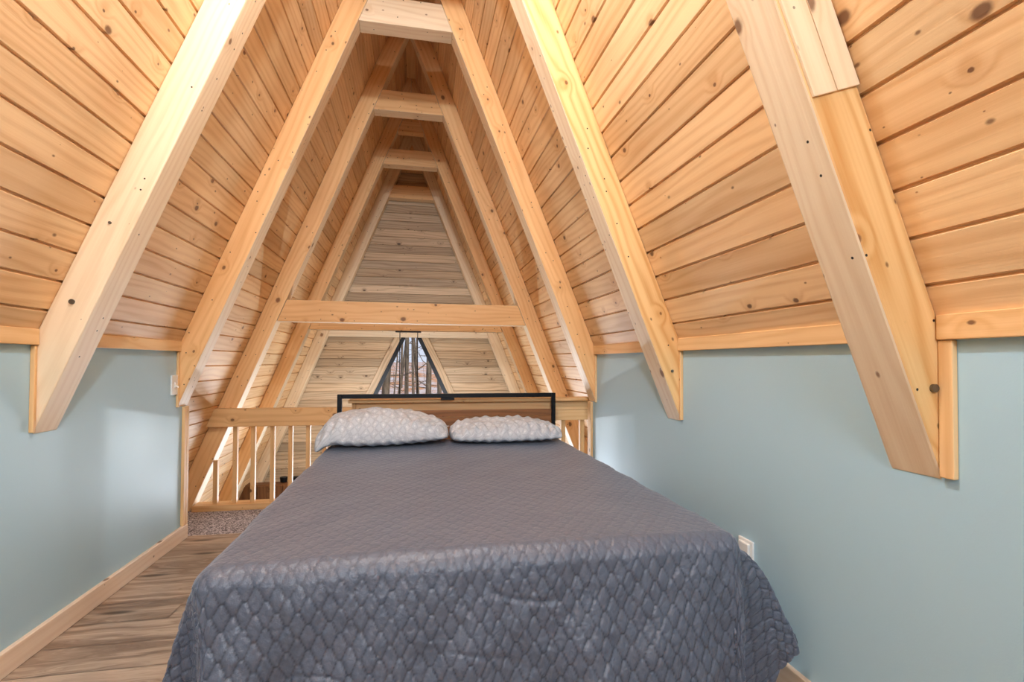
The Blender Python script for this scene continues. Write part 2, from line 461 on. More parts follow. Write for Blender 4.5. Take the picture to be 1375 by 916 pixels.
# triangular window: frame, casing, pane
def tri(off, zb_off=0.0):
    """triangle offset outward by off"""
    k = math.sqrt(1 + WS * WS)
    za = WA + off * k / WS
    zb = WB - off
    return [(WC - (za - zb) * WS, zb), (WC + (za - zb) * WS, zb), (WC, za)]
def ring_bm(outer, inner, y0, y1):
    bm = bmesh.new()
    vo0 = [bm.verts.new((x, y0, z)) for x, z in outer]; vi0 = [bm.verts.new((x, y0, z)) for x, z in inner]
    vo1 = [bm.verts.new((x, y1, z)) for x, z in outer]; vi1 = [bm.verts.new((x, y1, z)) for x, z in inner]
    n = len(outer)
    for k in range(n):
        m = (k + 1) % n
        bm.faces.new((vo0[k], vo0[m], vi0[m], vi0[k])); bm.faces.new((vo1[k], vi1[k], vi1[m], vo1[m]))
        bm.faces.new((vo0[k], vo1[k], vo1[m], vo0[m])); bm.faces.new((vi0[k], vi0[m], vi1[m], vi1[k]))
    return bm
bm = ring_bm(tri(0), tri(-.040), GY - .012, GY + .05)
win = tag(bm_obj('window_1', bm, M['winframe'], bevel=.002), kind='structure')
bm = bmesh.new(); t3 = tri(-.038); bm.faces.new([bm.verts.new((x, GY + .02, z)) for x, z in t3])
bm_obj('window_pane', bm, M['glass'], win)
# casing boards
def casing(side):
    k = math.sqrt(1 + WS * WS)
    a, b = .0, .066
    z0 = WB; z1 = 1.235
    ex = lambda z, off: WC + side * ((WA - z) * WS + off * k)
    poly = [(ex(z0, a), z0), (ex(z0, b), z0), (ex(z1, b), z1), (ex(z1, a), z1)]
    o = prism('window_casing', poly, GY - .014, GY + .002, (side * WS, 0, -1), M['gable'], win, .002)
casing(-1); casing(1)
# lower storey window
w2 = tag(bm_obj('window_2', ring_bm([(-.75, -1.62), (.75, -1.62), (.75, -.145), (-.75, -.145)], [(-.70, -1.57), (.70, -1.57), (.70, -.19), (-.70, -.19)], GY - .012, GY + .05), M['winframe'], bevel=.002), kind='structure')
bm = bmesh.new(); bm.faces.new([bm.verts.new(p) for p in ((-.71, GY + .02, -1.58), (.71, GY + .02, -1.58), (.71, GY + .02, -.18), (-.71, GY + .02, -.18))])
bm_obj('window_pane', bm, M['glass'], w2)

# trims along the top of the knee walls, between rafters
n = 2
def trim(x0, x1, y0, y1, z0, z1, along=(0, 1, 0)):
    global n
    tag(board('trim_%d' % n, (x0, x1, y0, y1, z0, z1), along, M['trim'], None, .002), kind='structure'); n += 1
for side in (-1, 1):
    edges = [BY] + sum([[y, y + T] for y in FY[:3]], [])
    for k in range(0, 6, 2):
        y0, y1 = edges[k], edges[k + 1]
        d0 = (T if k and False else 0)
        a, b = sorted((side * .983, side * 1.0))
        trim(a, b, y0 + .002, y1 - .002 , .872, .917)
    # upright strips that close the wall beside the near side of each rafter foot
    for k, y in enumerate(FY[:2]):
        a, b = sorted((side * .988, side * 1.0))
        wd = {(1, 1): .011, (-1, 1): .012}.get((side, k), .026)
        trim(a, b, y - wd, y - .001, .625, .871, (0, 0, 1))
    a, b = sorted((side * .990, side * 1.0))
    trim(a, b, FY[2] - .012, FY[2] - .001, .619, .871, (0, 0, 1))
    a, b = sorted((side * .986, side * 1.0))
    trim(a, b, WE - .046, WE - .024, .068, .617, (0, 0, 1))
    trim(a, b, WE - .022, WE, .068, .617, (0, 0, 1))

# ------------------------------------------------------------------ frames: rafters, collar ties, cross beams
rlab = {
 (-1, 0): 'left rafter opposite the large right one, just beyond the photo edge',
 (-1, 1): 'pale thick rafter crossing the top left corner, largest on the left slope',
 (-1, 2): 'rafter on the left slope whose foot ends beside the white light switch',
 (-1, 3): 'rafter on the left slope that runs down behind the left end of the loft railing',
 (-1, 4): 'fourth rafter on the left slope from the camera, behind the railing balusters',
 (-1, 5): 'slim farthest rafter on the left slope, framing the gable wall',
 (1, 0): 'large right rafter with amber side face and two pale spliced boards on it',
 (1, 1): 'amber-sided right rafter ending in a point on the blue wall above the bed',
 (1, 2): 'rafter on the right slope whose foot stands at the end of the blue wall',
 (1, 3): 'rafter on the right slope meeting the right end of the wide cross beam',
 (1, 4): 'fourth rafter on the right slope, seen beyond the wide cross beam',
 (1, 5): 'slim farthest rafter on the right slope, framing the gable wall',
}
rmat = {(-1, 1): 'beam_pale_or_lit', (1, 0): 'beam_amber', (1, 1): 'beam_amber', (1, 5): 'beam_pale_or_lit', (-1, 5): 'beam_pale_or_lit'}
for (side, k), lab in rlab.items():
    y = FY[k]
    zb = None
    if k < 3:
        poly = [(side * .9995, HI - SL), (side * .9995, H - SL - .002), (side * .001, H - .005), (side * .001, HI - .001)]
    else:
        poly = [(side * ix(LOW), LOW + .002), (side * (rx(LOW) - .003), LOW + .002), (side * .001, H - .005), (side * .001, HI - .001)]
    bmr = prism_bm(poly, y, y + T); bmesh.ops.recalc_face_normals(bmr, faces=bmr.faces); grain(bmr, (-side, 0, SL))
    r = bm_obj('rafter', bmr, M['beam_pale_or_lit'], None, .0045)
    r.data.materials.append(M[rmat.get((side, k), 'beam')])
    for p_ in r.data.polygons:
        if p_.normal.y < -.9: p_.material_index = 1  # near face keeps its own wood; paler underside has light painted in
    tag(r, lab, 'rafter', 'A-frame rafters')
    if (side, k) == (1, 0):     # two pale boards spliced on the upper near face
        e = .006
        cut = lambda x: 1.29 + (x - .74) * .34
        def quad(xo0, xo1, nm):   # boards parallel to the rafter between offsets measured from the underside line
            pts = []
            top = 2.35
            for xo in (xo0, xo1):
                # solve z on line x = ix(z)+xo with cut
                zc = 1.3
                for _ in range(30): zc = cut(ix(zc) + xo)
                pts.append((ix(zc) + xo, zc))
            poly = [pts[0], pts[1], (ix(top) + xo1, top), (ix(top) + xo0, top)]
            return prism(nm, poly, y - e, y, (-1, 0, SL), M['beam_pale_or_lit'], r, .0012)
        s1 = quad(.004, .056, 'splice_board'); s2 = quad(.058, .1095, 'splice_board')
        s1['label'] = 'pale narrow board on the inner side'
        s2['label'] = 'pale narrow board against the ceiling planks'
    if (side, k) in ((-1, 1),):
        bm = cyl_bm((-.907, y - .004, .997), (-.907, y + .001, .997), .0075, 12); bm_obj('bolt', bm, M['steel'], r)
        bm = cyl_bm((-.815, y - .004, 1.23), (-.815, y + .001, 1.23), .004, 12); bm_obj('bolt', bm, M['steel'], r)
    if (side, k) == (1, 0):
        bm = cyl_bm((.978, y - .006, .785), (.978, y + .001, .785), .0075, 12); bm_obj('bolt', bm, M['steel'], r)
    if (side, k) == (1, 1):
        bm = cyl_bm((.962, y - .004, .80), (.962, y + .001, .80), .005, 12); bm_obj('bolt', bm, M['steel'], r)

tlab = ['short collar tie nearest the camera, carrying the ceiling lamp', 'collar tie above the middle of the bed, just over the top of the photo',
 'pale collar tie at the very top of the photo, widest of the visible short ties', 'second short collar tie from the top, with a dark crack and an underside coloured as lit',
 'third short collar tie down, its lower half pale', 'smallest lowest short collar tie, directly above the weathered gable planks']
ZT, ZU = 2.504, 2.640
for k in range(6):
    y = FY[k]
    poly = [(-ix(ZT) + .001, ZT), (ix(ZT) - .001, ZT), (ix(ZU) - .001, ZU), (-ix(ZU) + .001, ZU)]
    o = prism('collar_tie', poly, y + .002, y + T - .002, (1, 0, 0), M['beam_pale_or_lit'], None, .003)
    o.data.materials.append(M['beam_pale_or_lit' if k == 2 else 'beam'])
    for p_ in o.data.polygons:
        if p_.normal.y < -.9: p_.material_index = 1  # underside stays pale, its daylight painted into the wood colour
    tag(o, tlab[k], 'collar tie', 'short collar ties under the ridge')
for k in (4, 5):                                   # plates closing the peak
    o = prism('peak_plate', [(-ix(2.80) + .001, 2.80), (ix(2.80) - .001, 2.80), (.001, HI - .003), (-.001, HI - .003)], FY[k] + .01, FY[k] + T - .01, (1, 0, 0), M['beam'], None, .002)
    tag(o, ['triangular reddish board closing the peak above the second collar tie', 'triangular board closing the peak of the last frame before the gable'][k - 4], 'board', 'peak boards')
blab = {3: 'wide cross beam over the headboard, nearest of the long beams', 4: 'long beam directly behind the wide cross beam, orange strip', 5: 'pale beam resting against the gable wall above the triangular window'}
bz = {3: (1.084, 1.222), 4: (1.0925, 1.24), 5: (1.082, 1.20)}
for k in (3, 4, 5):
    z0, z1 = bz[k]; y = FY[k]
    poly = [(-ix(z0) + .002, z0), (ix(z0) - .002, z0), (ix(z1) - .002, z1), (-ix(z1) + .002, z1)]
    o = prism('cross_beam', poly, y + .002, y + T - .004, (1, 0, 0), M['beam_pale_or_lit'], None, .003)
    o.data.materials.append(M['beam_pale_or_lit' if k == 5 else 'beam'])
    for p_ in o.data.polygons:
        if p_.normal.y < -.9: p_.material_index = 1  # same split: light on the underside is put in by paler wood
    tag(o, blab[k], 'beam', 'long cross beams')

# ------------------------------------------------------------------ loft railing
RY = FY[3]
rail = empty('loft_railing', (-.7, 3.34, CZ), 'lower pine railing with square balusters beyond the carpeted landing, left of the headboard', 'railing')
poly = [(-1.195, .425), (-.25, .425), (-.25, .535), (-1.150, .538)]
prism('top_rail', poly, RY - .045, RY - .001, (1, 0, 0), M['rail'], rail, .003)
board('bottom_rail', (-1.270, -.25, RY - .03, RY + .07, CZ, CZ + .037), (1, 0, 0), M['rail'], rail, .002)
for x in [-1.151, -1.041, -.938, -.825, -.7185, -.613, -.513, -.405, -.30]:
    zt = .426
    if abs(x) + .013 > ix(.43): zt = HI - SL * (abs(x) + .013) - .002
    board('baluster', (x - .0125, x + .0125, RY, RY + .028, CZ + .037, min(zt, .426) if abs(x) > .99 else .52), (0, 0, 1), M['rail'], rail, .0015)
R2 = 2.685
rail2 = empty('loft_railing', (.4, R2 + .02, 0), 'higher pine railing with a flat cap directly behind the headboard, reaching the right wall', 'railing')
board('cap', (-.280, 1.085, R2 - .04, R2 + .06, .614, .632), (1, 0, 0), M['rail'], rail2, .003)
board('face_board', (-.245, 1.088, R2, R2 + .016, .562, .6135), (1, 0, 0), M['trim'], rail2, .0015)
board('face_board', (-.245, 1.10, R2, R2 + .016, .503, .5605), (1, 0, 0), M['trim'], rail2, .0015)
board('end_block', (-.265, -.2455, R2 - .012, R2 + .045, 0, .6135), (0, 0, 1), M['rail'], rail2, .0015)
board('bottom_rail', (-.245, 1.30, R2, R2 + .055, 0, .026), (1, 0, 0), M['rail'], rail2, .002)
for k in range(11):
    x = .886 - .111 * k
    board('baluster', (x - .0125, x + .0125, R2 + .0165, R2 + .0445, .0265, .60), (0, 0, 1), M['rail'], rail2, .0015)
for x in (.999, 1.066):
    board('baluster', (x - .0125, x + .0125, R2 + .0165, R2 + .0445, .0265, .60), (0, 0, 1), M['rail'], rail2, .0015)

# ------------------------------------------------------------------ bed
bed = empty('bed', (.22, 1.8, 0), 'large bed with black metal and wood slat headboard, under a grey quilt', 'bed')
X0, X1, Y0, Y1, ZB = -.350, .813, 1.015, 2.56, .432
def rbox(x0, x1, y0, y1, z0, z1, r, name, mat, parent, seg=4):
    o = bm_obj(name, box_bm(x0, x1, y0, y1, z0, z1), mat, parent, r, True, seg=seg)
    return o
mt = rbox(X0 + .035, X1 - .035, Y0 + .04, Y1, .215, ZB - .028, .03, 'mattress', M['sheet'], bed)
bp = bm_obj('bed_base', box_bm(X0 + .045, X1 - .045, Y0 + .05, Y1 + .0, .14, .213), M['black'], bed, .004)
for sx in (X0 + .06, X1 - .09):
    for sy in (Y0 + .09, 2.50):
        bm_obj('leg', box_bm(sx, sx + .03, sy, sy + .03, 0, .139), M['black'], bed, .002)
HX0, HX1, HY = -.327, .811, 2.60
hb = bm_obj('headboard', box_bm(HX0 + .0225, HX1 - .0225, HY, HY + .022, .641, .663), M['black'], bed, .0015)
for x in (HX0, HX1 - .022):
    bm_obj('headboard_post', box_bm(x, x + .022, HY, HY + .022, 0, .663), M['black'], hb, .0015)
z = .577; hs = [.036, .046, .046, .046, .046]
for h in hs:
    board('slat', (HX0 + .023, HX1 - .023, HY + .003, HY + .016, z - h, z - .001), (1, 0, 0), M['slat'], hb, .0015); z -= h + .001
bm_obj('bracket', box_bm(.19, .26, HY - .001, HY + .02, .630, .6405), M['black'], hb, .001)

# quilt: a grid of cloth coordinates draped over the bed
def quilt():
    DS, DF = .265, .335
    re = .038
    st = .0033
    us = np.arange(X0 - DS, X1 + DS + st, st); vs = np.arange(Y0 - DF, Y1 - .055 + st, st)
    U, V = np.meshgrid(us, vs, indexing='ij')
    # rounded-rectangle inset so that the bend starts re inside the edge
    xl, xr, yf = X0 + re, X1 - re, Y0 + re
    dl = np.maximum(0, xl - U); dr = np.maximum(0, U - xr); du = dl + dr; dv = np.maximum(0, yf - V)
    sgn = np.where(dr > 0, 1.0, -1.0)
    rr = np.hypot(du, dv)
    # limit the corner's reach so that its tip hangs only a little lower than the hems
    phi = np.arctan2(dv, np.maximum(du, 1e-9)) * (rr > 0)
    phi = np.where(du <= 0, np.where(dv > 0, np.pi / 2, 0), phi)
    deg = np.degrees(phi)
    corner = (du > 0) & (dv > 0)
    lim = np.where(corner, 1.0 / np.maximum(np.cos(np.radians(np.abs(deg - np.where(deg < 45, 0, 90)))), .5), 1.0)
    r = np.where(corner, rr * (1 - .55 * (1 - 1 / lim)), rr)
    a = np.minimum(r / re, np.pi / 2)
    hang = np.maximum(0, r - re * np.pi / 2)
    out = re * np.sin(a); down = re * (1 - np.cos(a)) 
    # outward lean per unit of hang, by direction round the corner
    fx = {1: ([0, 15, 30, 44, 60, 74, 90], [.50, .58, .56, .42, .06, 0.0, 0.0]), -1: ([0, 18, 38, 58, 74, 90], [.30, .30, .10, -.08, -.02, 0.0])}
    fy = {1: ([0, 15, 30, 44, 60, 74, 90], [0, .02, .02, -.06, -.14, .10, .12]), -1: ([0, 18, 38, 58, 74, 90], [0, -.05, -.16, -.10, .10, .12])}
    lx = np.where(sgn > 0, np.interp(deg, *fx[1]), np.interp(deg, *fx[-1]))
    ly = np.where(sgn > 0, np.interp(deg, *fy[1]), np.interp(deg, *fy[-1]))
    # side drapes relax towards the head, front gently waves
    back = np.maximum(0, V - yf)
    side_relax = np.where(dv <= 0, np.exp(-back / .35), 1.0)
    lx = np.where(dv <= 0, lx * (.35 + .65 * side_relax) + .06 * np.sin(V * 17 + 1.0) * np.minimum(1, back * 4), lx)
    wave = .085 * np.exp(-((U - X0 - .13) / .10) ** 2) * np.sin((U - X0) * 34) + .045 * np.sin(U * 13 + .6) + .03 * np.sin(U * 29 + 2.0) + .02 * np.sin(U * 47)
    ly = ly + np.where(dv > 0, wave * np.minimum(1, hang * 6) * np.sin(phi) ** 3, 0)
    dirx = np.where(du > 0, np.cos(phi), 0) * sgn; diry = -np.where(dv > 0, np.sin(phi), 0)
    lean = np.hypot(lx, ly)
    vert = hang / np.sqrt(1 + .5 * lean ** 2)
    curve = np.where(sgn > 0, .27 * (np.clip(vert, 0, 1) / .27) ** .62, vert)
    Px = np.clip(U, xl, xr) + dirx * out + sgn * lx * curve
    Py = np.maximum(V, yf) + diry * out - ly * vert
    Pz = ZB - down - vert
    # gentle loft of the top, slight sag at the edges
    cx = (U - (X0 + X1) / 2) / ((X1 - X0) / 2)
    top = (rr <= 0)
    Pz = Pz + np.where(rr <= re, .006 * (1 - np.clip(np.abs(cx), 0, 1) ** 3) * np.clip(1 - rr / re, 0, 1), 0)
    P = np.stack([Px, Py, Pz], -1)
    def nz(x, y, f, seed):
        q = np.random.default_rng(seed); tot = np.zeros_like(x)
        for _ in range(9):
            th = q.uniform(0, np.pi); k = f * q.uniform(.6, 1.6); tot += np.sin((x * np.cos(th) + y * np.sin(th)) * k + q.uniform(0, 6.3))
        return tot / 4.2
    # normals
    du_ = np.gradient(P, axis=0); dv_ = np.gradient(P, axis=1); N = np.cross(du_, dv_); N /= np.maximum(1e-9, np.linalg.norm(N, axis=-1, keepdims=True))
    # stitch lattice: stretched hexagons, flat ends joined by short links
    pu, pv, lw = .0385, .0500, .0037
    uu = U + .0022 * nz(U, V, 16, 3); vv = V + .0024 * nz(U, V, 15, 4)
    def seg(ax, ay, bx, by):
        dx, dy = bx - ax, by - ay; L = dx * dx + dy * dy
        t = np.clip(((fu - ax) * dx + (fv - ay) * dy) / L, 0, 1)
        return np.hypot(fu - ax - t * dx, fv - ay - t * dy)
    fu = (uu / pu) % 1.0 * pu; fv = (vv / pv) % 1.0 * pv
    D = np.full(U.shape, 9.0)
    for ox, oy in ((0, 0), (pu, 0), (0, pv), (pu, pv), (pu / 2, pv / 2)):
        D = np.minimum(D, seg(ox - lw, oy, ox + lw, oy))
        for s1 in (-1, 1):
            for s2 in (-1, 1):
                D = np.minimum(D, seg(ox + s1 * lw, oy, ox + s1 * (pu / 2 - lw), oy + s2 * pv / 2))
    hangw = np.clip(rr / .09, 0, 1)
    amp = .0012 + .0023 * hangw
    puff = (1 - np.exp(-(D / .0021) ** 1.4)) * amp
    nza = nz(U + .03 * nz(U, V, 30, 41), V, 70, 11)
    wr = nza * (.0003 + .0013 * hangw) + nz(U + .02 * nza, V, 130, 12) * (.0001 + .0009 * hangw)
    nzb = nz(U * 1.6, V * .8, 120, 43)
    wr = wr - np.exp(-(nzb / .16) ** 2) * .0013 * hangw
    wr = wr + nz(U, V, 26, 13) * (.0012 + .0042 * hangw) + nz(U, V * .4, 14, 14) * .0016
    # a few sharp drag creases on the front
    cr = np.abs(nz(U + .1 * nz(U, V, 9, 31), V * 1.4, 16, 32))
    cm = np.clip(nz(U, V, 12, 51) * 1.5 - .2, 0, 1)
    wr = wr - np.exp(-(cr / .05) ** 2) * .0042 * hangw * cm
    P = P + N * (puff + wr)[..., None] * np.where(N[..., 2:3] < -2, -1, 1)
    P[..., 2] = np.maximum(P[..., 2], .012)
    P[..., 0] = np.minimum(P[..., 0], .975)
    nu, nv = U.shape
    verts = (P * S).reshape(-1, 3)
    idx = np.arange(nu * nv).reshape(nu, nv)
    F = np.stack([idx[:-1, :-1], idx[1:, :-1], idx[1:, 1:], idx[:-1, 1:]], -1).reshape(-1, 4)
    me = bpy.data.meshes.new('quilt')
    me.vertices.add(len(verts)); me.vertices.foreach_set('co', verts.astype(np.float32).ravel())
    me.loops.add(F.size); me.loops.foreach_set('vertex_index', F.astype(np.int32).ravel())
    me.polygons.add(len(F)); me.polygons.foreach_set('loop_start', np.arange(0, F.size, 4, dtype=np.int32))
    me.polygons.foreach_set('use_smooth', np.ones(len(F), bool))
    me.update(calc_edges=True); me.validate()
    line = np.exp(-(D / .0013) ** 2) * (.42 + .58 * hangw)
    uvl = me.uv_layers.new(name='stitch')
    vi = F.ravel(); uv = np.stack([line.ravel()[vi], hangw.ravel()[vi]], -1)
    uvl.data.foreach_set('uv', uv.astype(np.float32).ravel())
    o = link('quilt', me, M['quilt'])
    m = o.modifiers.new('thickness', 'SOLIDIFY'); m.thickness = .006; m.offset = -1
    return tag(o, 'dark grey satin quilt stitched in a diamond lattice, spread over the bed and hanging down', 'quilt')
quilt()

# pillows
def pillow(cx, cy, hw, hl, hh, zc, seed, rot, label, droop=0.0, peak=0.0, low=.4):
    q = np.random.default_rng(seed)
    n_u, n_v = 150, 110
    a = np.linspace(-1, 1, n_u); b = np.linspace(-1, 1, n_v)
    A, B = np.meshgrid(a, b, indexing='ij')
    def nz(x, y, f, sd):
        g = np.random.default_rng(sd + seed * 10); t = np.zeros_like(x)
        for _ in range(8):
            th = g.uniform(0, np.pi); k = f * g.uniform(.6, 1.5); t += np.sin((x * np.cos(th) + y * np.sin(th)) * k + g.uniform(0, 6.3))
        return t / 4
    # plan: slightly pinched sides so that the corners stick out
    sx = 1 - .10 * (1 - B ** 2) * 0 ; pin_x = 1 - .06 * np.abs(B) ** 3 ; pin_y = 1 - .14 * np.abs(A) ** 4
    Xp = A * hw * pin_x; Yp = B * hl * pin_y
    th = (np.clip(1 - np.abs(A) ** 3.6, 0, 1) * np.clip(1 - np.abs(B) ** 3.0, 0, 1)) ** .40
    th = th * (1 + peak * np.exp(-((A + .15) / .5) ** 2) - .18 * np.clip(A, 0, 1) ** 2)
    edge = 1 - np.clip(1 - np.maximum(np.abs(A), np.abs(B)), 0, .45) / .45
    # gathers running in from the seams
    gath = np.sin(A * 34 + 3 * np.sin(B * 4 + seed) + 2 * nz(A, B, 3, 5)) * np.clip(np.abs(B) - .25, 0, 1) + np.sin(B * 22 + 3 * np.sin(A * 3)) * np.clip(np.abs(A) - .55, 0, 1)
    wr = .016 * gath * (th ** .3) + .009 * nz(A, B, 5, 1) * th + .0065 * nz(A, B, 13, 2) * th ** .5
    cs = [(1, hh), (-1, hh * low)]
    V = []; Fs = []; UV = []
    grid = []
    for sgn, h in cs:
        Z = sgn * th * h + (wr if sgn > 0 else wr * .3)
        Z = Z - droop * np.clip(-A - .76, 0, 1) * 2.0
        grid.append(np.stack([Xp, Yp, Z], -1))
    P = np.concatenate([g.reshape(-1, 3) for g in grid])
    minz = P[:, 2].min()
    R = Matrix.Rotation(rot, 3, 'Z')
    P = P @ np.array(R).T
    idx = np.arange(n_u * n_v).reshape(n_u, n_v); off = n_u * n_v
    F1 = np.stack([idx[:-1, :-1], idx[1:, :-1], idx[1:, 1:], idx[:-1, 1:]], -1).reshape(-1, 4)
    F2 = (F1 + off)[:, ::-1]
    F = np.concatenate([F1, F2]).tolist()
    bd = list(idx[:, 0]) + list(idx[-1, 1:]) + list(idx[-2::-1, -1]) + list(idx[0, -2:0:-1])
    for k in range(len(bd)):
        p, r_ = bd[k], bd[(k + 1) % len(bd)]
        F.append([int(p), int(p) + off, int(r_) + off, int(r_)])
    me = bpy.data.meshes.new('pillow')
    me.from_pydata([tuple(x) for x in (P * S)], [], [list(map(int, f)) for f in F])
    me.validate()
    uvl = me.uv_layers.new(name='grain'); me.uv_layers.new(name='board')
    fl = []
    for gr in grid:
        dB = np.linalg.norm(np.diff(gr, axis=1), axis=-1); arc = np.concatenate([np.zeros((n_u, 1)), np.cumsum(dB, axis=1)], axis=1)
        arc = arc - arc[:, n_v // 2:n_v // 2 + 1]
        dA = np.linalg.norm(np.diff(gr, axis=0), axis=-1); ar2 = np.concatenate([np.zeros((1, n_v)), np.cumsum(dA, axis=0)], axis=0)
        ar2 = ar2 - ar2[n_u // 2:n_u // 2 + 1]
        fl.append(np.stack([ar2, arc], -1).reshape(-1, 2))
    flat = np.concatenate(fl) * S
    for l in me.loops: uvl.data[l.index].uv = flat[l.vertex_index]
    for p in me.polygons: p.use_smooth = True
    o = link('pillow', me, M['pillow']); o.location = Vector((cx, cy, zc)) * S
    bm = bmesh.new(); bm.from_mesh(me); bmesh.ops.remove_doubles(bm, verts=bm.verts, dist=.0004); bmesh.ops.recalc_face_normals(bm, faces=bm.faces); bm.to_mesh(me); bm.free()
    return tag(o, label, 'pillow', 'bed pillows')
pillow(-.085, 2.40, .300, .160, .098, .487, 1, .03, 'plump left pillow in light grey lattice print, drooping over the mattress edge', droop=.10, peak=.28, low=.32)
pillow(.496, 2.41, .274, .150, .074, .474, 2, -.02, 'flatter right pillow in light grey lattice print, against the headboard', peak=.05, low=.32)

# ------------------------------------------------------------------ fittings
sw = empty('light_switch', (-1, 2.45, .677), 'white light switch on the left blue wall beside the rafter foot', 'light switch')
bm_obj('plate', box_bm(-1.0, -.993, 2.417, 2.472, .677, .765), M['plastic'], sw, .002)
bm = box_bm(-.993, -.989, 2.438, 2.450, .708, .734); bm_obj('toggle_surround', bm, M['plastic'], sw, .001)
bm = cyl_bm((-.99, 2.444, .718), (-.979, 2.444, .712), .0035, 10); bm_obj('toggle', bm, M['plastic'], sw)
ou = empty('wall_socket', (1, 1.28, .25), 'white wall socket cover on the right blue wall behind the quilt edge', 'socket')
bm_obj('plate', box_bm(.993, 1.0, 1.238, 1.30, .245, .325), M['plastic'], ou, .002)
bm_obj('adapter', box_bm(.984, .993, 1.245, 1.29, .262, .318), M['plastic'], ou, .004)

pend = empty('pendant_light', (0, 4.31, 1.08), 'black linear pendant light hanging on two thin rods in front of the triangular window', 'pendant light')
bm_obj('canopy', box_bm(-.115, .100, 4.275, 4.335, 1.081, 1.0920), M['black'], pend, .002)
for x in (-.078, .071):
    bm_obj('rod', cyl_bm((x, 4.305, 1.08), (x, 4.305, .352), .0035, 8), M['black'], pend)
bar = bm_obj('lamp_bar', box_bm(-.42, .36, 4.285, 4.325, .332, .352), M['black'], pend, .002)
M['bulb'] = emit('lit_bulb', (.9, .96, 1, 1), 6)
for x in (-.38, -.205, -.03, .145, .32):
    bm = bmesh.new(); bmesh.ops.create_uvsphere(bm, u_segments=16, v_segments=10, radius=.026, matrix=Matrix.Translation((x, 4.305, .296)))
    b_ = bm_obj('bulb', bm, M['bulb'], bar, smooth=True)
    bm_obj('bulb_holder', cyl_bm((x, 4.305, .316), (x, 4.305, .3315), .014, 14), M['black'], bar)
    ld = bpy.data.lights.new('pendant_bulb_light', 'POINT'); ld.energy = 13; ld.color = (.86, .94, 1); ld.shadow_soft_size = .012
    lo = bpy.data.objects.new('pendant_bulb_light', ld); C.objects.link(lo); lo.location = Vector((x, 4.305, .243)) * S

lamp = empty('ceiling_lamp', (0, FY[0] + T / 2, ZT), 'round white ceiling lamp fixed under the collar tie nearest the camera', 'ceiling lamp')
bm_obj('base', cyl_bm((0, FY[0] + .05, ZT - .02), (0, FY[0] + .05, ZT - .001), .075, 24), M['plastic'], lamp)
M['globe'] = emit('lit_lamp_globe', (.9, .95, 1, 1), 8)
bm = bmesh.new(); bmesh.ops.create_uvsphere(bm, u_segments=24, v_segments=14, radius=.07, matrix=Matrix.Translation((0, FY[0] + .05, ZT - .06)) @ Matrix.Diagonal((1, 1, .62, 1)))
bm_obj('globe', bm, M['globe'], lamp, smooth=True)
ld = bpy.data.lights.new('ceiling_lamp_light', 'POINT'); ld.energy = 122; ld.color = (.84, .92, 1); ld.shadow_soft_size = .05
lo = bpy.data.objects.new('ceiling_lamp_light', ld); C.objects.link(lo); lo.location = Vector((0, FY[0] + .05, ZT - .17)) * S

# lower storey: wall cupboard against the gable with two dark pots on top
cab = empty('wall_cupboard', (-1.25, 5.1, -1.0), 'brown wooden wall cupboard down on the gable wall, seen between the balusters', 'cupboard')
board('body', (-1.62, -.95, 5.02, 5.128, -1.0, -.335), (1, 0, 0), M['cabinet'], cab, .003)
for x0 in (-1.615, -1.392, -1.169):
    d = board('door', (x0, x0 + .213, 5.004, 5.019, -.99, -.345), (0, 0, 1), M['cabinet'], cab, .003)
    bm_obj('knob', cyl_bm((x0 + .19, 4.99, -.7), (x0 + .19, 5.004, -.7), .01, 12), M['steel'], d)
for x, lab in ((-1.185, 'small black pot on the cupboard, left of the pair'), (-1.075, 'small black pot on the cupboard, right of the pair')):
    bm = cyl_bm((x, 5.10, -.334), (x, 5.10, -.285), .03, 20, r2=.036)
    tag(bm_obj('pot', bm, M['black'], None, .003), lab, 'pot', 'black pots on the wall cupboard')

# ------------------------------------------------------------------ outdoors
def gz(y): 
    t_ = min(1, max(0, (y - 12) / 45)); return -2.2 + 2.88 * (t_ * t_ * (3 - 2 * t_))
bm = bmesh.new(); ys_ = [5.8 + i * 1.5 for i in range(46)]; xs_ = [-60 + i * 4 for i in range(31)]
gv = [[bm.verts.new((x, y, gz(y) + .12 * math.sin(x * .3 + y * .21) * min(1, (y - 5) / 20))) for y in ys_] for x in xs_]
for i in range(len(xs_) - 1):
    for j in range(len(ys_) - 1): bm.faces.new((gv[i][j], gv[i + 1][j], gv[i + 1][j + 1], gv[i][j + 1]))
tag(bm_obj('ground', bm, M['ground'], smooth=True), kind='structure')

